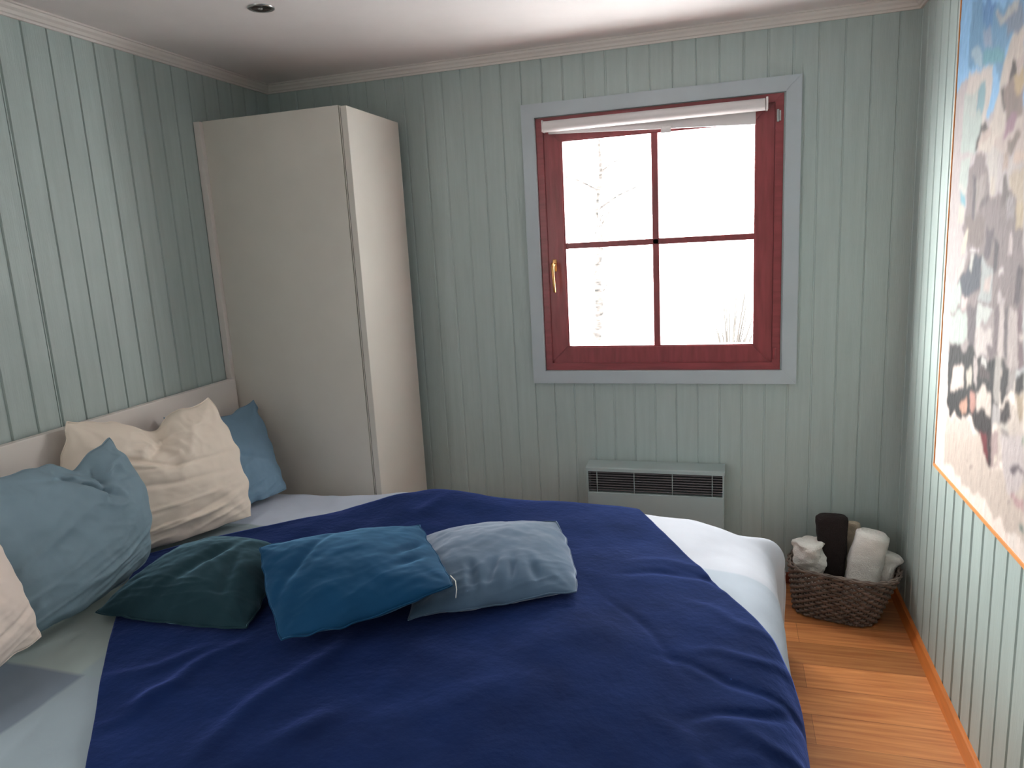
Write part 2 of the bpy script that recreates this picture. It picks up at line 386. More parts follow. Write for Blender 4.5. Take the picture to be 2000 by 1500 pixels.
# ---------------------------------------------------------------- bed
XF, RF, YF, YN, RY = 2.115, .12, -.560, -2.26, .10
FOLDS = [(0.72, -1.832, 0.827, -1.718, 0.022, 0.006), (0.827, -1.884, 0.873, -1.709, 0.02, 0.0084), (1.055, -2.004, 1.111, -1.621, 0.026, 0.0096), (1.147, -2.024, 1.292, -1.729, 0.03, 0.0036), (0.991, -0.905, 0.988, -0.734, 0.03, 0.006), (1.731, -1.116, 1.946, -1.053, 0.016, -0.006), (1.875, -1.065, 2.017, -1.126, 0.014, -0.0054), (1.707, -1.301, 1.875, -1.498, 0.014, -0.0042), (1.875, -1.498, 2.063, -1.55, 0.014, -0.006), (1.948, -1.656, 2.089, -1.586, 0.016, -0.0084), (1.873, -1.734, 1.958, -1.841, 0.025, 0.0072), (1.921, -1.25, 2.06, -1.335, 0.02, 0.0048), (1.948, -1.436, 2.076, -1.435, 0.018, 0.006), (1.989, -1.689, 2.094, -1.718, 0.02, 0.006), (1.734, -1.043, 1.913, -0.995, 0.02, 0.0036), (1.415, -1.627, 1.702, -1.463, 0.05, 0.0036), (1.301, -1.878, 1.546, -1.676, 0.05, 0.0036), (0.821, -1.951, 0.846, -1.86, 0.02, 0.006), (1.198, -1.959, 1.209, -1.834, 0.03, 0.0048), (2.023, -1.775, 2.087, -1.799, 0.02, 0.006)]
def top_z(x, y):
    z = .528 - .030*sm(1.55, 2.0, x) + .010*fbm(x, y, 3.1, 2.4, 2)
    z -= .044*sm(1.84, 2.07, x)*sm(-1.20, -.62, y)
    z += .022*math.exp(-((x-.98)**2)/.05-((y+.68)**2)/.03)
    z -= .018*sm(-1.0, -.56, y)*(1-sm(.4, .8, x))
    return z
def cloth(p, q):
    """a point of the bed's covering from flat cloth coordinates: rolls over the foot and both sides"""
    x, d1 = p, 0.0
    e = XF-RF
    if p > e:
        s = p-e
        if s < RF*pi/2: x = e+RF*sin(s/RF); d1 = RF*(1-cos(s/RF))
        else: x = XF; d1 = RF+(s-RF*pi/2)
    y, d2 = q, 0.0
    e = YF-RY
    if q > e:
        s = q-e
        if s < RY*pi/2: y = e+RY*sin(s/RY); d2 = RY*(1-cos(s/RY))
        else: y = YF; d2 = RY+(s-RY*pi/2)
    e = YN+RY
    if q < e:
        s = e-q
        if s < RY*pi/2: y = e-RY*sin(s/RY); d2 = RY*(1-cos(s/RY))
        else: y = YN; d2 = RY+(s-RY*pi/2)
    both = (d1**3+d2**3)**(1/3)
    z = top_z(min(x, XF-.03), y)-both
    # hanging parts ripple a little
    h = sm(.05, .3, both)
    mn = min(d1, d2); cf = math.exp(-mn/.03)
    if d1 > 0: x += h*cf*.008*sin(q*17+1.0)
    if d2 > 0 and q > -1: y += h*cf*.006*sin(p*15)
    if mn > 0:   # the corner of the cover sticks out in a hanging point
        k = (1-math.exp(-mn/.03))*math.exp(-mn/.10)*1.9; x += .040*k; y += (.032 if q > -1 else -.032)*k
    z += .0045*fbm(p, q, 9.0, 6, 2)*(1-h)
    return Vector((x, y, z))
def cloth_n(p, q):
    e = .004; a = cloth(p+e, q)-cloth(p-e, q); b = cloth(p, q+e)-cloth(p, q-e)
    return a.cross(b).normalized()
def fold_h(p, q):
    t = 0
    for (x0, y0, x1, y1, wd, ht) in FOLDS:
        dx, dy = x1-x0, y1-y0; L2 = dx*dx+dy*dy
        s = ((p-x0)*dx+(q-y0)*dy)/L2; sc = max(0, min(1, s))
        wob = .012*sin(s*5+x0*9)
        ax, ay = x0+dx*sc, y0+dy*sc
        nx, ny = -dy/sqrt(L2), dx/sqrt(L2)
        dist = (p-ax)*nx+(q-ay)*ny+wob; along = sqrt(max(0, (p-ax)**2+(q-ay)**2-((p-ax)*nx+(q-ay)*ny)**2))
        if abs(dist) > 4*wd: continue
        t += ht*math.exp(-(dist/wd)**2)*math.exp(-(along/.06)**2)*(.55+.45*sin(pi*sc))
    return t
def sheet(name, fn, nu, nv, m, parent=None, thick=.008, colour=None, off=-1):
    me = bpy.data.meshes.new(name); V = []; F = []; C = []
    for j in range(nv+1):
        for i in range(nu+1):
            p, q, o = fn(i/nu, j/nv)
            V.append(cloth(p, q)+cloth_n(p, q)*o)
            if colour: C.append(colour(p, q))
    for j in range(nv):
        for i in range(nu):
            a = j*(nu+1)+i; F.append((a, a+1, a+nu+2, a+nu+1))
    me.from_pydata(V, [], F); me.update()
    if colour:
        at = me.color_attributes.new('dye', 'FLOAT_COLOR', 'POINT')
        for k, c in enumerate(C): at.data[k].color = (*c, 1)
    o = link(name, me, m, parent, True)
    # outward normals
    if me.polygons[len(me.polygons)//2].normal.z < 0: me.flip_normals()
    md = o.modifiers.new('thickness', 'SOLIDIFY'); md.thickness = thick; md.offset = off
    return o

bed = tag(empty('bed', (1.08, -1.35, 0)), 'double bed with low white headboard against the left wall', 'bed')
box('headboard', M_head, bed, .018, .045, -2.28, -.515, .20, .951, bevel=.0025)
bm = bmesh.new(); add_box(bm, .0455, 2.03, -2.18, -2.155, .16, .33, bevel=.003); from_bm('side_rail', bm, M_frame, bed)
bm = bmesh.new(); add_box(bm, .0455, 2.03, -.660, -.635, .16, .33, bevel=.003); from_bm('side_rail', bm, M_frame, bed)
bm = bmesh.new(); add_box(bm, 2.005, 2.03, -2.154, -.661, .16, .33, bevel=.003); from_bm('foot_rail', bm, M_frame, bed)
for x in (.08, 1.96):
    for y in (-2.12, -.70):
        bm = bmesh.new(); add_cyl(bm, (x, y, 0), (x, y, .22), .022, .030); from_bm('leg', bm, M_frame, bed)
box('slatted_base', M_frame, bed, .05, 2.00, -2.15, -.665, .215, .235)
bm = bmesh.new(); add_box(bm, .047, 1.955, -2.14, -.685, .236, .415, bevel=.03, seg=4); from_bm('mattress', bm, M_base, bed)
kids(bed)

def dye(p, q):
    if q > -.985:
        c = (0.56, 0.62, 0.74)
        if p > 1.45: c = (0.56, 0.585, 0.665)
    elif p > 1.60:
        c = (0.45, 0.51, 0.60)
    elif q > -1.84:
        c = (0.36, 0.44, 0.46) if p > .585 else (0.33, 0.405, 0.44)
        if p < .585 and q < -1.41: c = (0.37, 0.45, 0.44)
        if p > .585 and q < -1.41: c = (0.33, 0.42, 0.45)
    else:
        c = (0.20, 0.25, 0.31) if p < .59 else (0.33, 0.41, 0.46)
    return tuple(x*(.82 if q < -1.0 and p < 1.6 else .95) for x in c)
def dv(u, v):
    p = .065+u*2.42; q = -2.62+v*2.42
    r = max(0, 1-abs(noise.noise(Vector((p*5+q*2, q*2.2-p*1.5, 4))))*3)**2
    return p, q, .002*fbm(p, q, 4, 9, 2)+.0045*r*(1-sm(.5, .8, p)*sm(-1.9, -1.4, q))
duvet = sheet('duvet', dv, 200, 200, M_duvet, None, .022, dye)
tag(duvet, 'pale blue and grey patchwork duvet spread over the bed', 'duvet')

BA, BB, BC, BD = (.215, -1.285), (1.445, -.255), (1.34, -2.66), (2.47, -2.16)
def bk(u, v):
    p = (1-v)*((1-u)*BA[0]+u*BB[0])+v*((1-u)*BC[0]+u*BD[0]); q = (1-v)*((1-u)*BA[1]+u*BB[1])+v*((1-u)*BC[1]+u*BD[1])
    # the edges bow a little
    p += -.035*sin(pi*min(1, u*1.3))*(1-v)**6 ; q += .045*sin(pi*min(1, u*1.3))*(1-v)**6
    p += -.020*sin(pi*v*1.6)*(1-u)**6
    p += .035*sin(pi*v)*u**5; q += .02*sin(pi*v)*u**5
    h = fold_h(p, q)
    h += .0022*fbm(p, q, 1.7, 7, 3)
    return p, q, .0135+h
blanket = sheet('throw_blanket', bk, 300, 360, M_navy, None, .006)
tag(blanket, 'large navy blue fleece throw laid diagonally over the duvet', 'blanket')

# ---------------------------------------------------------------- pillows and cushions
def pillow(name, m, label, cat, TL, TR, BR, BL, mt=(0, 0, 0), mr=(0, 0, 0), mb=(0, 0, 0), ml=(0, 0, 0), front=.09, back=.05, dents=(), seed=1, wr=.006, wscale=5, notch=None, cr=.007, ew=.012, group=None, pw=2.3, ex=.6, n=100, floorz=True, xmin=.050, stretch=(1, 1), dirn=None, blank=False, soft=None, seam=True):
    TL, TR, BR, BL = map(Vector, (TL, TR, BR, BL)); mt, mr, mb, ml = map(Vector, (mt, mr, mb, ml))
    q4 = lambda t: 4*t*(1-t)
    def base(u, v):
        T = TL.lerp(TR, u)+mt*q4(u); B = BL.lerp(BR, u)+mb*q4(u); L = TL.lerp(BL, v)+ml*q4(v); R = TR.lerp(BR, v)+mr*q4(v)
        bi = TL.lerp(TR, u).lerp(BL.lerp(BR, u), v)
        return T.lerp(B, v)+L.lerp(R, u)-bi
    nn = (TR-BL).cross(BR-TL).normalized()
    if nn.dot(CAM-(TL+BR)/2) < 0: nn = -nn
    if dirn: nn = Vector(dirn).normalized()
    V = []; idx = {}
    def hgt(u, v):
        U = abs(2*u-1); W = abs(2*v-1)
        return max(0, (1-U**pw)*(1-W**pw))**ex
    def crump(u, v):
        # sharp little creases, strongest round the dent in the top edge
        r1 = 1-abs(noise.noise(Vector((u*6+seed, v*6, seed))))*2.6; r2 = 1-abs(noise.noise(Vector((u*11-seed, v*10, seed+3))))*2.6
        k = .30
        if notch: k += 1.9*math.exp(-((u-notch[0])/.24)**2-((v-.14)/.24)**2)
        lowf = sm(.55, .95, v)     # long shallow wrinkles low down, running across
        r3 = 1-abs(noise.noise(Vector((u*2.2+seed, v*15+u*3, seed+8))))*2.4
        return cr*(k*(.7*max(0, r1)**2+.4*max(0, r2)**2)+.8*lowf*max(0, r3)**2)
    def wrk(u, v, s):
        # wrinkles fan out of the corners and run along the seams
        t = wr*fbm(u*stretch[0]+seed, v*stretch[1]-seed, seed*1.7+s, wscale, 3)
        for cx, cy in ((0, 0), (1, 0), (1, 1), (0, 1)):
            du, dv_ = u-cx, v-cy; rr = sqrt(du*du+dv_*dv_)+1e-6; an = math.atan2(dv_, du)
            t += wr*.45*math.exp(-(rr/.34)**2)*sin(an*11+seed*3+cx*2+cy)*sm(0, .12, rr)
        return t
    for side in (0, 1):
        for j in range(n+1):
            for i in range(n+1):
                edge = i in (0, n) or j in (0, n)
                if side and edge: idx[(1, i, j)] = idx[(0, i, j)]; continue
                # finer steps at the rim
                u = .5-.5*cos(pi*i/n)*.35-.5*(1-2*i/n)*.65; v = .5-.5*cos(pi*j/n)*.35-.5*(1-2*j/n)*.65
                if i == 0: u = 0.0
                if i == n: u = 1.0
                if j == 0: v = 0.0
                if j == n: v = 1.0
                P = base(u, v)
                if notch: P.z -= notch[2]*math.exp(-((u-notch[0])/notch[1])**2)*(1-v)**3
                ed = min(u, v, 1-u, 1-v)
                kx = math.exp(-ed/.06); wv = Vector((nz(u*8, v*8, seed), nz(u*8, v*8, seed+5), nz(u*8, v*8, seed+9)))
                P = P+wv*ew*kx
                h = hgt(u, v); k = min(1, h*1.6)
                if side == 0:
                    d = front*h+(wrk(u, v, 0)+crump(u, v))*k
                    for (du, dv_, su, sv, an, dep) in dents:
                        a = u-du; b = v-dv_; ca, sa = cos(an), sin(an); x = a*ca+b*sa; y = -a*sa+b*ca
                        d += dep*math.exp(-(x/su)**2-(y/sv)**2)*k
                    P = P+nn*d
                else: P = P-nn*(back*h+.5*wrk(u, v, 4)*k)
                # the rim itself is a little wavy
                if edge:
                    P = P+nn*(.006*nz(u*9+seed, v*9, seed*2.1))
                if floorz and P.x < XF-.05:
                    zz = top_z(P.x, P.y)+.030
                    if P.z < zz:
                        P.z = zz+.10*(P.z-zz) if not edge else zz
                        P.z = max(P.z, zz-.008)
                if P.x < xmin: P.x = xmin+.02*max(-.2, P.x-xmin)
                if P.y > -.502 and P.x < .66: P.y = -.502
                idx[(side, i, j)] = len(V); V.append(P)
    F = []
    for side in (0, 1):
        for j in range(n):
            for i in range(n):
                a, b, c, d = idx[(side, i, j)], idx[(side, i+1, j)], idx[(side, i+1, j+1)], idx[(side, i, j+1)]
                F.append((a, b, c, d) if side == 0 else (a, d, c, b))
    lo = min(v.z for v in V); c = sum(V, Vector())/len(V); org = Vector((c.x, c.y, lo))
    root = empty(name, org)
    me = bpy.data.meshes.new(name+'_cover'); me.from_pydata([v-org for v in V], [], F); me.update()
    bm = bmesh.new(); bm.from_mesh(me); bmesh.ops.recalc_face_normals(bm, faces=bm.faces); bm.to_mesh(me); bm.free()
    body = link('cover', me, m, root, True)
    if seam:
        # stitched rim around the cover
        ring = [idx[(0, i, 0)] for i in range(0, n)]+[idx[(0, n, j)] for j in range(0, n)]+[idx[(0, i, n)] for i in range(n, 0, -1)]+[idx[(0, 0, j)] for j in range(n, 0, -1)]
        pts = [V[k]-org for k in ring]; bm = bmesh.new(); rr = .0022; prev = None; rings = []
        N_ = len(pts)
        for k in range(N_):
            t = (pts[(k+1) % N_]-pts[k-1]).normalized(); a = (nn-t*nn.dot(t)).normalized(); b = t.cross(a)
            rings.append([bm.verts.new(pts[k]+rr*(a*cos(2*pi*s/6)+b*sin(2*pi*s/6))) for s in range(6)])
        for k in range(N_):
            A_, B_ = rings[k], rings[(k+1) % N_]
            for s in range(6): bm.faces.new((A_[s], A_[(s+1) % 6], B_[(s+1) % 6], B_[s]))
        from_bm('seam', bm, m, root, True)
    tag(root, label, cat, 'pillows standing against the headboard' if cat == 'pillow' else 'velvet cushions on the navy throw')
    return root
# corners run top-left, top-right, bottom-right, bottom-left as seen from the foot of the bed
pillow('pillow', M_pb, 'steel blue pillow standing in the corner between headboard and wardrobe', 'pillow',
       (.075, -.949, .893), (.135, -.530, .868), (.335, -.668, .548), (.265, -1.06, .548), mt=(0, 0, -.045), mr=(0, .0, .01), mb=(.015, 0, 0),
       front=.055, back=.035, seed=3.1, wr=.005, dents=((.45, .12, .10, .16, 0, -.02), (.6, .55, .25, .03, .5, -.010)))
pillow('pillow', M_pw, 'cream white pillow with a deep dent in its top edge', 'pillow',
       (.080, -1.330, .982), (.205, -.868, .948), (.400, -.975, .548), (.120, -1.455, .548), mt=(.0, 0, -.035), notch=(.52,.13,.05), mr=(.015, .035, .0), mb=(.015, 0, 0), ml=(0, -.02, 0),
       front=.085, back=.03, seed=5.3, wr=.008, cr=.010, wscale=4, dents=((.46, .26, .14, .018, -.9, -.014), (.60, .22, .02, .14, -.3, .012), (.55, .42, .3, .012, .08, -.008), (.5, .72, .3, .012, -.05, .006), (.6, .86, .3, .012, -.12, .006), (.52, .10, .07, .20, 0, -.032), (.36, .34, .20, .018, .35, -.014), (.66, .30, .03, .22, .45, .013), (.5, .55, .4, .02, .1, -.006), (.7, .8, .3, .02, -.3, -.006)))
pillow('pillow', M_ps, 'slate blue pillow with a pointed right corner, between the cream and blush pillows', 'pillow',
       (.190, -1.770, .930), (.225, -1.325, .925), (.345, -1.382, .575), (.345, -1.860, .545), mt=(.0, 0, -.020), notch=(.72,.09,.040), mr=(.03, .035, .0), mb=(.03, 0, -.0), ml=(0, 0, 0),
       front=.085, back=.05, seed=8.7, wr=.008, cr=.010, wscale=4, dents=((.60, .22, .18, .020, .9, -.022), (.70, .20, .02, .18, .35, -.020), (.50, .14, .14, .02, .25, -.012), (.3, .5, .25, .03, -.5, .008), (.74, .80, .28, .015, -.35, .008), (.70, .90, .25, .015, -.30, -.008), (.62, .06, .10, .12, 0, -.035), (.55, .26, .05, .20, -.7, .014), (.72, .85, .3, .02, -.25, -.007)))
pillow('pillow', M_pp, 'blush white pillow cut off by the left edge of the photo', 'pillow',
       (.30, -2.23, .90), (.31, -1.82, .885), (.405, -1.780, .565), (.430, -2.25, .560), mr=(.0, .022, .0), mb=(.01, 0, 0),
       front=.075, back=.04, seed=11.2, wr=.006, dents=((.72, .82, .3, .02, -.25, -.006),))
pillow('cushion', M_cg, 'grey-blue velvet cushion, farthest right on the navy throw', 'cushion',
       (1.090, -1.085, .575), (1.462, -.915, .575), (1.607, -1.325, .570), (1.250, -1.530, .570), mt=(-.01, .015, .0), mr=(.02, .0, .0), mb=(.0, -.0, .0),
       front=.070, back=.045, seed=14.5, wr=.004, cr=.0035, ew=.007, dirn=(-.05, -.15, 1), dents=((.5, .80, .03, .12, .3, -.014), (.62, .82, .025, .10, .1, -.012), (.38, .82, .03, .10, -.1, -.012), (.75, .84, .03, .12, -.2, -.010)), group=None)
pillow('cushion', M_ct, 'dark teal velvet cushion with a pointed corner, nearest the pillows', 'cushion',
       (.375, -1.270, .570), (.745, -1.255, .580), (.880, -1.640, .565), (.430, -1.645, .563), mt=(.0, .035, 0), mb=(0, -.015, .0), ml=(.0, 0, 0),
       front=.078, back=.04, seed=17.9, wr=.005, cr=.0035, ew=.007, dirn=(.02, .0, 1), dents=((.55, .5, .05, .25, .35, -.018), (.75, .6, .04, .2, -.2, -.012)))
pillow('cushion', M_cb, 'petrol blue velvet cushion propped on the two beside it', 'cushion',
       (.770, -1.412, .662), (1.090, -1.090, .612), (1.352, -1.495, .648), (1.010, -1.690, .580), mt=(.0, .02, .0), mr=(.0, .0, .0), mb=(.02, -.02, .0), ml=(-.01, 0, 0),
       front=.065, back=.055, seed=21.3, wr=.005, cr=.0035, ew=.007, dirn=(.0, -.5, 1), floorz=True, dents=((.22, .4, .035, .35, .55, -.012), (.86, .5, .03, .12, .9, -.014), (.82, .68, .03, .10, 1.2, -.012)))

# a loose white thread at the seam of the petrol blue cushion
_c = [o for o in bpy.data.objects if o.get('label', '').startswith('petrol blue')][0]; _p = Vector((1.352, -1.495, .648))-_c.location
bm = bmesh.new(); tube(bm, [_p+Vector((-.012, .02, .012)), _p+Vector((.003, .012, .004)), _p+Vector((.008, .004, -.014)), _p+Vector((.006, .0, -.034))], .0013, 6)
from_bm('loose_thread', bm, M_towelw, _c, True)['label'] = 'loose white thread'


# ---------------------------------------------------------------- basket of towels
bk0 = tag(empty('wicker_basket', (2.375, -.19, 0)), 'dark brown woven wicker basket full of towels on the floor in the corner', 'basket')
def bask_pt(t, h, off=0):
    """rounded rectangle, flaring upward; t in 0..1 round, h 0..1 up"""
    cx, cy = 2.357+.024*h, -.208+.004*h
    a, b = (.122+.030*h)+off, (.098+.027*h)+off
    th = 2*pi*t; e = .42
    c, s = cos(th), sin(th)
    x = a*math.copysign(abs(c)**e, c); y = b*math.copysign(abs(s)**e, s)
    x += math.copysign(.036*(.6+.4*h)*max(0, 1-(y/b)**2)*min(1, abs(x)/a)**4, x)
    an = -math.radians(16)
    return Vector((cx+x*cos(an)-y*sin(an), cy+x*sin(an)+y*cos(an), .004+.178*h))
nst = 46   # upright stakes
def arc_ts(n):
    # even spacing round the rounded rectangle
    P = [bask_pt(k/2000, .5) for k in range(2001)]; L = [0]
    for a, b in zip(P, P[1:]): L.append(L[-1]+(b-a).length)
    out = []; j = 0
    for k in range(n):
        s = L[-1]*k/n
        while L[j+1] < s: j += 1
        out.append((j+(s-L[j])/max(1e-9, L[j+1]-L[j]))/2000)
    return out
TS = arc_ts(nst*4)
bm = bmesh.new(); rows = 17
for k in range(rows):        # weavers, each a flat strand wound in and out of the stakes
    h = (k+.5)/rows; ring = []
    for i, t in enumerate(TS):
        o = .0055*cos(pi*i/4+(k % 2)*pi)
        c = bask_pt(t, h, o); up = Vector((0, 0, 1)); out_ = (bask_pt(t, h, .01)-bask_pt(t, h, 0)).normalized()
        r1, r2 = .0030, .0056
        ring.append([bm.verts.new(c+out_*r1*cos(2*pi*s/6)+up*r2*sin(2*pi*s/6)) for s in range(6)])
    for i in range(len(ring)):
        A_, B_ = ring[i], ring[(i+1) % len(ring)]
        for s in range(6): bm.faces.new((A_[s], A_[(s+1) % 6], B_[(s+1) % 6], B_[s]))
from_bm('woven_side', bm, M_wick, bk0, True)
bm = bmesh.new()
for i in range(nst):
    t = TS[i*4]; tube(bm, [bask_pt(t, h/6, 0) for h in range(7)], .0024, 6)
from_bm('stakes', bm, M_wick, bk0, True)
bm = bmesh.new()
for k, (o, z) in enumerate(((0.002, .0), (-.003, .006), (.004, .005))):     # plaited rim
    pts = []
    for i, t in enumerate(TS):
        c = bask_pt(t, 1, o+.003*sin(i*pi/4+k*2.1)); c.z += z+.0006*cos(i*pi/4+k*2.1); pts.append(c)
    rings = []
    for i, c in enumerate(pts):
        out_ = (bask_pt(TS[i], 1, .01)-bask_pt(TS[i], 1, 0)).normalized()
        rings.append([bm.verts.new(c+(out_*cos(2*pi*s/7)+Vector((0, 0, 1))*sin(2*pi*s/7))*.0040) for s in range(7)])
    for i in range(len(rings)):
        A_, B_ = rings[i], rings[(i+1) % len(rings)]
        for s in range(7): bm.faces.new((A_[s], A_[(s+1) % 7], B_[(s+1) % 7], B_[s]))
from_bm('rim', bm, M_wick, bk0, True)
bm = bmesh.new(); lo = [bm.verts.new(bask_pt(t, 0)+Vector((0, 0, -.002))) for t in TS]; hi = [bm.verts.new(bask_pt(t, 0)+Vector((0, 0, .005))) for t in TS]
bm.faces.new(lo[::-1]); bm.faces.new(hi)
for i in range(len(lo)): bm.faces.new((lo[i], lo[(i+1) % len(lo)], hi[(i+1) % len(lo)], hi[i]))
from_bm('bottom', bm, M_wick, bk0)
kids(bk0)

def towel(name, m, label, top, bot, a, b, side, spiral=True, lump=.004, group=None, e=.7, seed=1, lumpf=14, taper=1.0):
    """a rolled or folded towel: soft bar from bot to top, half-width a along side, half-depth b"""
    top = Vector(top); bot = Vector(bot); ax = (top-bot); Ln = ax.length; ax.normalize()
    sd = Vector(side); sd = (sd-ax*sd.dot(ax)).normalized(); dp = ax.cross(sd)
    bm = bmesh.new(); nr, ns = 40, 56; rings = []
    for j in range(nr+1):
        s = j/nr; z = s*Ln
        # rounded ends
        rd = .016/Ln; k = 1.0
        if s > 1-rd: k = .80+.20*sqrt(max(0, 1-((s-1+rd)/rd)**2))
        if s < rd: k = .80+.20*sqrt(max(0, 1-((rd-s)/rd)**2))
        ring = []
        for i in range(ns):
            th = 2*pi*i/ns; c, s_ = cos(th), sin(th)
            tp = taper+(1-taper)*s
            x = a*tp*math.copysign(abs(c)**e, c)*k; y = b*math.copysign(abs(s_)**e, s_)*k
            P = bot+ax*z+sd*x+dp*y
            rad = (sd*x+dp*y).normalized()
            P += rad*lump*fbm(P.x+seed, P.y, P.z, lumpf, 3)*1.6+rad*.0012*nz(P.x, P.y, P.z, 160)
            ring.append(bm.verts.new(P))
        rings.append(ring)
    for A_, B_ in zip(rings, rings[1:]):
        for i in range(ns): bm.faces.new((A_[i], A_[(i+1) % ns], B_[(i+1) % ns], B_[i]))
    # end caps with a rolled swirl: rings stepping in and out
    for base_, sgn in ((rings[-1], 1), (rings[0], -1)):
        cen = sum((v.co for v in base_), Vector())/ns; prev = base_
        for q in range(1, 12):
            f = 1-q/12; stp = (.004*sin(q*1.9) if spiral else .0015*sin(q))*1.0
            cur = [bm.verts.new(cen+(v.co-cen)*f+ax*sgn*(.004*(1-f)+stp)) for v in base_]
            for i in range(ns): bm.faces.new((prev[i], prev[(i+1) % ns], cur[(i+1) % ns], cur[i]))
            prev = cur
        bm.faces.new(prev)
    org = bot.copy()
    bmesh.ops.translate(bm, verts=bm.verts, vec=-org)
    o = from_bm(name, bm, m, None, True); o.location = org
    return tag(o, label, 'towel', 'towels in the wicker basket')
towel('towel', M_towelw, 'crumpled white towel at the left end of the wicker basket', (2.268, -.175, .262), (2.275, -.185, .065), .054, .054, (1, -.25, 0), False, .016, e=.85, seed=3, lumpf=17)
towel('towel', M_toweld, 'dark brown towel standing upright in the wicker basket', (2.343, -.165, .362), (2.352, -.175, .03), .058, .030, (1, -.1, 0), False, .003, e=.55, seed=7, taper=.62)
towel('rolled_towel', M_towelw, 'thick white rolled towel leaning right in the wicker basket', (2.478, -.205, .318), (2.425, -.225, .04), .058, .048, (1, -.1, 0), True, .004, e=.8, seed=9)
towel('towel', M_towelw, 'small white folded towel squeezed against the wall side of the basket', (2.548, -.200, .236), (2.490, -.20, .09), .034, .024, (1, -.2, 0), False, .010, e=.8, seed=12)
towel('towel', M_towelb, 'beige towel edge peeping up behind the white rolled towel', (2.424, -.115, .318), (2.405, -.115, .05), .024, .020, (1, 0, 0), False, .006, e=.8, seed=15)


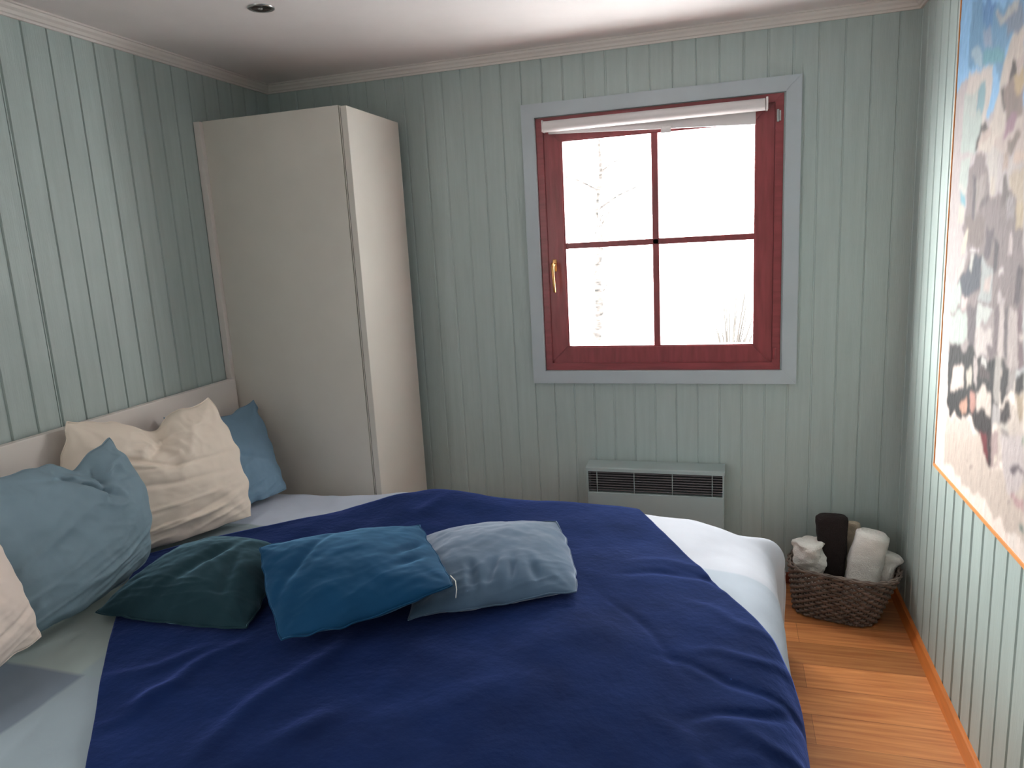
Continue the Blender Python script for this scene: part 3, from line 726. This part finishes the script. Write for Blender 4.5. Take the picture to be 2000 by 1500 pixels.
# ---------------------------------------------------------------- painting
PY0, PY1, PZ0, PZ1 = -.568, -1.62, .7007, 2.115
STROKES = [
((0.126,0.238,0.365),[(0.089,1.983),(0.467,1.877),(0.476,1.834),(0.417,1.828),(0.371,1.806),(0.377,1.75),(0.349,1.722),(0.31,1.777),(0.21,1.795),(0.091,1.807),(0.093,1.882)]),
((0.091,0.192,0.356),[(0.183,1.956),(0.278,1.93),(0.273,1.886),(0.256,1.86),(0.202,1.904)]),
((0.069,0.152,0.322),[(0.224,1.945),(0.292,1.926),(0.269,1.905)]),
((0.168,0.198,0.256),[(0.358,1.868),(0.445,1.871),(0.468,1.868),(0.476,1.829),(0.38,1.828)]),
((0.339,0.33,0.322),[(0.291,1.902),(0.34,1.89),(0.403,1.894),(0.448,1.882),(0.433,1.87),(0.346,1.865),(0.302,1.878)]),
((0.221,0.274,0.365),[(0.191,1.883),(0.253,1.875),(0.279,1.82),(0.217,1.834)]),
((0.274,0.356,0.426),[(0.116,1.852),(0.185,1.839),(0.217,1.796),(0.16,1.803),(0.122,1.826)]),
((0.122,0.267,0.322),[(0.203,1.828),(0.358,1.805),(0.366,1.77),(0.218,1.794)]),
((0.431,0.374,0.347),[(0.102,1.8),(0.295,1.778),(0.308,1.718),(0.26,1.667),(0.231,1.659),(0.247,1.729),(0.196,1.747),(0.184,1.69),(0.086,1.705)]),
((0.339,0.356,0.339),[(0.084,1.757),(0.187,1.751),(0.183,1.693),(0.077,1.706)]),
((0.174,0.274,0.305),[(0.197,1.745),(0.245,1.739),(0.252,1.704),(0.22,1.67),(0.184,1.69)]),
((0.322,0.356,0.339),[(0.077,1.709),(0.243,1.676),(0.206,1.587),(0.072,1.601)]),
((0.431,0.365,0.33),[(0.475,1.836),(0.417,1.828),(0.372,1.773),(0.351,1.71),(0.306,1.66),(0.214,1.587),(0.534,1.555)]),
((0.392,0.314,0.29),[(0.489,1.769),(0.455,1.764),(0.377,1.717),(0.404,1.653),(0.338,1.574),(0.534,1.555)]),
((0.063,0.051,0.051),[(0.431,1.763),(0.453,1.758),(0.456,1.73),(0.384,1.682),(0.416,1.655),(0.381,1.667),(0.364,1.717),(0.403,1.719),(0.423,1.741)]),
((0.198,0.147,0.136),[(0.376,1.722),(0.439,1.725),(0.471,1.69),(0.506,1.688),(0.514,1.649),(0.46,1.627),(0.419,1.642),(0.387,1.671)]),
((0.365,0.267,0.168),[(0.445,1.724),(0.497,1.731),(0.505,1.692),(0.459,1.687)]),
((0.238,0.141,0.18),[(0.417,1.649),(0.479,1.65),(0.462,1.616),(0.4,1.606)]),
((0.069,0.056,0.056),[(0.238,1.663),(0.275,1.667),(0.293,1.653),(0.234,1.644),(0.219,1.601),(0.197,1.588),(0.204,1.633)]),
((0.383,0.297,0.267),[(0.249,1.647),(0.301,1.649),(0.315,1.617),(0.24,1.613),(0.23,1.585),(0.217,1.611)]),
((0.168,0.126,0.117),[(0.43,1.587),(0.488,1.606),(0.515,1.593),(0.474,1.561),(0.435,1.565)]),
((0.174,0.136,0.141),[(0.206,1.587),(0.278,1.58),(0.31,1.534),(0.373,1.478),(0.548,1.49),(0.601,1.234),(0.159,1.191),(0.116,1.258),(0.193,1.329),(0.131,1.409),(0.155,1.467),(0.148,1.541),(0.203,1.56)]),
((0.383,0.339,0.322),[(0.286,1.579),(0.381,1.57),(0.373,1.478),(0.344,1.479),(0.31,1.534),(0.283,1.555)]),
((0.314,0.238,0.205),[(0.408,1.567),(0.448,1.563),(0.443,1.526),(0.411,1.522)]),
((0.365,0.29,0.231),[(0.456,1.527),(0.54,1.525),(0.556,1.452),(0.52,1.453),(0.464,1.489)]),
((0.431,0.322,0.274),[(0.486,1.559),(0.534,1.555),(0.538,1.535),(0.477,1.543)]),
((0.431,0.365,0.322),[(0.327,1.523),(0.357,1.521),(0.372,1.48),(0.344,1.479)]),
((0.083,0.069,0.076),[(0.192,1.535),(0.225,1.536),(0.23,1.434),(0.205,1.434),(0.207,1.504)]),
((0.238,0.198,0.192),[(0.227,1.523),(0.304,1.53),(0.286,1.47),(0.23,1.434)]),
((0.108,0.087,0.091),[(0.311,1.498),(0.336,1.484),(0.26,1.443),(0.271,1.468)]),
((0.112,0.087,0.087),[(0.42,1.514),(0.445,1.519),(0.462,1.469),(0.42,1.448)]),
((0.339,0.365,0.347),[(0.085,1.583),(0.167,1.571),(0.141,1.489),(0.073,1.506)]),
((0.402,0.383,0.365),[(0.08,1.517),(0.145,1.513),(0.14,1.494),(0.075,1.498)]),
((0.141,0.274,0.33),[(0.095,1.494),(0.141,1.492),(0.148,1.457),(0.102,1.459)]),
((0.402,0.365,0.322),[(0.084,1.454),(0.14,1.452),(0.136,1.431),(0.122,1.409),(0.086,1.399)]),
((0.238,0.205,0.211),[(0.443,1.465),(0.506,1.463),(0.503,1.419),(0.456,1.406)]),
((0.383,0.297,0.211),[(0.513,1.458),(0.554,1.46),(0.566,1.4),(0.518,1.405)]),
((0.147,0.112,0.108),[(0.143,1.436),(0.31,1.427),(0.31,1.358),(0.187,1.356)]),
((0.083,0.066,0.076),[(0.323,1.402),(0.39,1.397),(0.367,1.334),(0.323,1.333),(0.33,1.37)]),
((0.451,0.402,0.322),[(0.16,1.398),(0.183,1.397),(0.164,1.339),(0.132,1.339)]),
((0.525,0.481,0.481),[(0.207,1.343),(0.28,1.351),(0.281,1.347),(0.225,1.338)]),
((0.048,0.051,0.069),[(0.252,1.331),(0.306,1.338),(0.307,1.262),(0.239,1.231),(0.169,1.231),(0.126,1.258),(0.201,1.29)]),
((0.356,0.339,0.322),[(0.217,1.335),(0.243,1.333),(0.244,1.289),(0.222,1.291)]),
((0.374,0.339,0.322),[(0.108,1.299),(0.186,1.319),(0.16,1.274),(0.105,1.268)]),
((0.274,0.282,0.282),[(0.307,1.333),(0.393,1.316),(0.397,1.226),(0.284,1.216),(0.315,1.257)]),
((0.374,0.297,0.282),[(0.347,1.289),(0.389,1.299),(0.378,1.249),(0.341,1.247)]),
((0.059,0.048,0.056),[(0.389,1.369),(0.418,1.364),(0.43,1.306),(0.396,1.299)]),
((0.411,0.339,0.33),[(0.485,1.388),(0.504,1.388),(0.513,1.343),(0.482,1.342)]),
((0.481,0.431,0.421),[(0.437,1.304),(0.467,1.305),(0.469,1.294),(0.436,1.293)]),
((0.073,0.056,0.066),[(0.549,1.318),(0.578,1.319),(0.576,1.242),(0.546,1.244)]),
((0.322,0.356,0.33),[(0.069,1.252),(0.136,1.256),(0.16,1.23),(0.159,1.191),(0.073,1.183)]),
((0.431,0.347,0.339),[(0.169,1.228),(0.222,1.232),(0.212,1.196),(0.168,1.192)]),
((0.339,0.29,0.29),[(0.435,1.247),(0.488,1.251),(0.481,1.222),(0.441,1.218)]),
((0.238,0.198,0.198),[(0.063,1.182),(0.601,1.234),(0.628,1.106),(0.08,1.008)]),
((0.322,0.356,0.33),[(0.066,1.171),(0.215,1.18),(0.235,1.107),(0.078,1.09)]),
((0.035,0.031,0.035),[(0.085,1.174),(0.171,1.179),(0.135,1.172)]),
((0.091,0.073,0.083),[(0.216,1.197),(0.295,1.204),(0.295,1.126),(0.286,1.093),(0.242,1.097)]),
((0.374,0.374,0.365),[(0.295,1.204),(0.414,1.216),(0.378,1.177),(0.298,1.153)]),
((0.402,0.347,0.339),[(0.297,1.158),(0.419,1.16),(0.425,1.129),(0.39,1.121),(0.396,1.095),(0.313,1.081)]),
((0.126,0.095,0.104),[(0.414,1.216),(0.455,1.22),(0.466,1.101),(0.411,1.092),(0.398,1.12),(0.432,1.132)]),
((0.392,0.33,0.322),[(0.455,1.22),(0.494,1.223),(0.505,1.108),(0.466,1.101)]),
((0.099,0.08,0.087),[(0.488,1.223),(0.507,1.225),(0.529,1.116),(0.504,1.112)]),
((0.365,0.305,0.297),[(0.513,1.225),(0.561,1.23),(0.593,1.108),(0.535,1.089)]),
((0.147,0.099,0.112),[(0.561,1.23),(0.601,1.234),(0.628,1.106),(0.595,1.1)]),
((0.451,0.374,0.356),[(0.59,1.177),(0.611,1.187),(0.616,1.163),(0.586,1.157)]),
((0.017,0.015,0.018),[(0.079,1.087),(0.178,1.099),(0.203,1.069),(0.283,1.106),(0.32,1.085),(0.44,1.092),(0.48,1.099),(0.499,1.01),(0.456,0.95),(0.414,0.935),(0.273,0.908),(0.147,0.885),(0.09,0.889),(0.08,1.008)]),
((0.481,0.402,0.374),[(0.131,1.005),(0.166,1.023),(0.216,1.04),(0.225,0.989),(0.179,0.965),(0.117,0.953),(0.117,0.979)]),
((0.402,0.356,0.314),[(0.241,1.037),(0.287,1.045),(0.29,0.991),(0.258,0.979)]),
((0.356,0.297,0.29),[(0.296,1.081),(0.324,1.086),(0.336,1.011),(0.307,1.011)]),
((0.059,0.042,0.045),[(0.337,1.064),(0.419,1.071),(0.425,1.044),(0.348,1.027)]),
((0.471,0.44,0.431),[(0.36,1.084),(0.39,1.088),(0.397,1.072),(0.356,1.067)]),
((0.492,0.411,0.374),[(0.337,1.004),(0.382,1.018),(0.444,1.006),(0.451,0.954),(0.394,0.961),(0.345,0.966)]),
((0.411,0.224,0.168),[(0.203,0.939),(0.27,0.962),(0.27,0.921),(0.237,0.907)]),
((0.383,0.192,0.163),[(0.285,0.974),(0.331,0.994),(0.335,0.936),(0.295,0.927)]),
((0.305,0.274,0.259),[(0.453,1.099),(0.492,1.105),(0.507,1.002),(0.461,0.992)]),
((0.027,0.023,0.027),[(0.492,1.105),(0.559,1.093),(0.577,1.037),(0.515,0.999)]),
((0.274,0.238,0.231),[(0.547,1.093),(0.583,1.1),(0.578,1.032),(0.548,1.028)]),
((0.023,0.018,0.021),[(0.585,1.089),(0.63,1.097),(0.638,1.059),(0.584,1.034)]),
((0.481,0.402,0.365),[(0.09,0.887),(0.139,0.874),(0.265,0.903),(0.361,0.892),(0.448,0.846),(0.095,0.737)]),
((0.481,0.402,0.365),[(0.5,0.942),(0.552,1.008),(0.65,1.003),(0.669,0.914),(0.476,0.855)]),
((0.02,0.012,0.015),[(0.304,0.926),(0.345,0.966),(0.455,0.953),(0.47,0.914),(0.441,0.844),(0.369,0.892)]),
((0.147,0.012,0.02),[(0.376,0.896),(0.427,0.912),(0.446,0.858),(0.415,0.862)]),
((0.339,0.305,0.305),[(0.456,0.983),(0.508,1.0),(0.512,0.95),(0.46,0.931)]),
((0.029,0.02,0.023),[(0.509,0.993),(0.563,1.015),(0.571,0.979),(0.518,0.954)]),
((0.339,0.259,0.192),[(0.584,1.034),(0.639,1.055),(0.65,1.003),(0.622,0.997)]),
((0.451,0.402,0.374),[(0.523,0.962),(0.56,0.972),(0.564,0.954),(0.526,0.946)]),
((0.238,0.205,0.198),[(0.519,0.947),(0.563,0.956),(0.579,0.941),(0.542,0.933)]),
((0.481,0.392,0.347),[(0.085,0.812),(0.392,0.895),(0.441,0.844),(0.532,0.852),(0.666,0.925),(0.706,0.738),(0.517,0.728),(0.1,0.742)]),
((0.451,0.383,0.383),[(0.516,0.929),(0.657,0.967),(0.68,0.861),(0.591,0.825),(0.556,0.867)]),
((0.126,0.01,0.018),[(0.388,0.894),(0.435,0.907),(0.455,0.882),(0.448,0.846),(0.413,0.869)]),
((0.027,0.011,0.015),[(0.435,0.907),(0.463,0.914),(0.469,0.85),(0.448,0.845)]),
((0.339,0.245,0.238),[(0.463,0.914),(0.506,0.926),(0.529,0.854),(0.469,0.853)]),
((0.536,0.451,0.392),[(0.486,0.875),(0.513,0.881),(0.516,0.865),(0.489,0.861)]),
((0.274,0.205,0.192),[(0.289,0.794),(0.305,0.799),(0.306,0.793),(0.29,0.787)]),
((0.238,0.174,0.163),[(0.323,0.796),(0.351,0.805),(0.352,0.797),(0.329,0.79)]),
((0.108,0.083,0.099),[(0.593,0.891),(0.608,0.894),(0.64,0.884),(0.675,0.882),(0.677,0.874),(0.63,0.876),(0.597,0.885)]),
((0.431,0.274,0.274),[(0.601,0.834),(0.625,0.84),(0.686,0.831),(0.691,0.806),(0.631,0.811)]),
((0.238,0.18,0.192),[(0.592,0.805),(0.619,0.811),(0.614,0.804),(0.596,0.799)]),
((0.147,0.18,0.163),[(0.671,0.765),(0.697,0.78),(0.702,0.755),(0.68,0.75)]),
((0.174,0.238,0.174),[(0.648,0.956),(0.659,0.959),(0.662,0.944),(0.651,0.941)])]
pt = tag(empty('painting', (XR, (PY0+PY1)/2, PZ0)), 'large abstract mountain painting with blue sky on the right wall', 'painting')
def make_canvas():
    NU, NV = 200, 270; X = XR-.024
    img = {}
    W = PY0-PY1; Hh = PZ1-PZ0
    def inpoly(x, y, P):
        c = False; j = len(P)-1
        for i in range(len(P)):
            xi, yi = P[i]; xj, yj = P[j]
            if (yi > y) != (yj > y) and x < (xj-xi)*(y-yi)/(yj-yi)+xi: c = not c
            j = i
        return c
    boxes = [(min(p[0] for p in S[1]), max(p[0] for p in S[1]), min(p[1] for p in S[1]), max(p[1] for p in S[1])) for S in STROKES]
    # strokes beyond the part seen continue the picture loosely
    rng = random.Random(3)
    def base_col(s, z):
        # s distance from the left edge of the picture, z height
        if z > 1.72-.10*s: return (0.20, 0.36, 0.56)
        if z > 1.25: return (0.36, 0.31, 0.31)
        if z > 1.02: return (0.46, 0.45, 0.46)
        return (0.72, 0.60, 0.55)
    V = []; C = []; F = []
    for j in range(NV+1):
        for i in range(NU+1):
            s = W*i/NU; z = PZ0+Hh*j/NV
            ws = s+.010*fbm(s, z*.7, 1, 16, 3); wz = z+.022*fbm(s, z*.7, 8, 16, 3)
            c = base_col(ws+.15*nz(s, z, 3, 5), wz+.10*nz(s, z, 5, 6))
            if s > .62:      # right part, outside the photograph
                t = fbm(s*3, z*.8, 2, 6, 3)
                k = .5+.6*t; alt = (.68, .60, .56) if t > 0 else (.16, .14, .15)
                kk = min(1, abs(t)*1.4); c = tuple(c[q]*(1-kk)+alt[q]*kk for q in range(3))
            for (col, P), (a0, a1, b0, b1) in zip(STROKES, boxes):
                if a0 <= ws <= a1 and b0 <= wz <= b1 and inpoly(ws, wz, P): c = col
            g = 1+.10*fbm(s*2.5, z*.7, 6, 22, 2)
            C.append(tuple(min(1, x*g) for x in c))
            V.append((X-.0012*max(0, fbm(s*2, z, 4, 30, 2)), PY0-s, z))
    for j in range(NV):
        for i in range(NU):
            a = j*(NU+1)+i; F.append((a, a+1, a+NU+2, a+NU+1))
    for it in range(2):      # wet paint: neighbouring strokes run into each other
        Q = list(C)
        for j in range(1, NV):
            for i in range(1, NU):
                a = j*(NU+1)+i
                C[a] = tuple(.36*Q[a][q]+.16*(Q[a-1][q]+Q[a+1][q]+Q[a-NU-1][q]+Q[a+NU+1][q]) for q in range(3))
    # turn the sheet back round its edges to the wall so the canvas is a solid block
    n0 = len(V); rim = [j*0+i for i in range(NU+1)]+[j*(NU+1)+NU for j in range(1, NV+1)]+[NV*(NU+1)+i for i in range(NU-1, -1, -1)]+[j*(NU+1) for j in range(NV-1, 0, -1)]
    for k in rim: V.append((XR-.006, V[k][1], V[k][2])); C.append(C[k])
    for k in range(len(rim)):
        k2 = (k+1) % len(rim); F.append((rim[k], n0+k, n0+k2, rim[k2]))
    F.append(tuple(range(n0, n0+len(rim))))
    me = bpy.data.meshes.new('canvas'); me.from_pydata(V, [], F); me.update()
    at = me.color_attributes.new('dye', 'FLOAT_COLOR', 'POINT')
    for k, c in enumerate(C): at.data[k].color = (*c, 1)
    bm = bmesh.new(); bm.from_mesh(me); bmesh.ops.recalc_face_normals(bm, faces=bm.faces); bm.to_mesh(me); bm.free()
    return link('canvas', me, M_paint, pt, False)
make_canvas()
bm = bmesh.new(); t = .007; d0, d1 = XR-.027, XR-.001
add_box(bm, d0, d1, PY1-t, PY0+t, PZ0-t*1.3, PZ0-.0005); add_box(bm, d0, d1, PY1-t, PY0+t, PZ1+.0005, PZ1+t)
add_box(bm, d0, d1, PY0+.0005, PY0+.003, PZ0-t, PZ1+t); add_box(bm, d0, d1, PY1-t, PY1-.0005, PZ0-t, PZ1+t)
from_bm('frame', bm, M_pframe, pt)
kids(pt)

# ---------------------------------------------------------------- outside
bm = bmesh.new(); g = bmesh.ops.create_grid(bm, x_segments=60, y_segments=60, size=30)
for v in bm.verts:
    v.co.y += 31; v.co.z = -.6+.25*fbm(v.co.x, v.co.y, 0, .15, 3)+.012*max(0, v.co.y-8)
tag(from_bm('snow_ground', bm, M_snow, None, True), 'white snow-covered ground outside the window', 'ground')
def birch(loc, h, r, label, lean=.02, seed=1):
    x, y, z = loc; root = empty('birch_tree', loc); rg = random.Random(seed)
    bm = bmesh.new(); pts = [(x+lean*k+.02*sin(k*1.7), y, z+h*k/14) for k in range(15)]
    tube(bm, pts, [r*(1-.8*k/14) for k in range(15)], 14); from_bm('trunk', bm, M_bark, root, True)
    for k in range(10):
        i = rg.randint(5, 13); p = Vector(pts[i]); a = rg.uniform(0, 2*pi); L = rg.uniform(.5, 1.1)
        q = [p+Vector((cos(a)*L*t, sin(a)*L*t, L*.7*t-.3*L*t*t)) for t in (0, .35, .7, 1)]
        bm = bmesh.new(); tube(bm, q, [.02*r/.1, .013, .008, .003], 6); from_bm('branch', bm, M_bark, root, True)
    kids(root); return tag(root, label, 'tree')
birch((.17, 7.0, -.60), 3.4, .085, 'slender faint tree trunk outside, seen through the left window panes', .01, 4)
def bush(loc, label):
    x, y, z = loc; rg = random.Random(5); bm = bmesh.new()
    for k in range(34):
        a = rg.uniform(0, 2*pi); L = rg.uniform(.7, 1.4); s = rg.uniform(.1, .35)
        tube(bm, [(x, y, z), (x+s*.4*cos(a), y+s*.4*sin(a), z+L*.5), (x+s*cos(a), y+s*sin(a), z+L)], [.014, .010, .004], 6)
    o = from_bm('snowy_bush', bm, M_twig, None, True)
    bpy.context.view_layer.update()
    return tag(o, label, 'bush')
bush((1.97, 6.0, -.6), 'faint leafless bush in the snow outside, seen through the lower right pane')
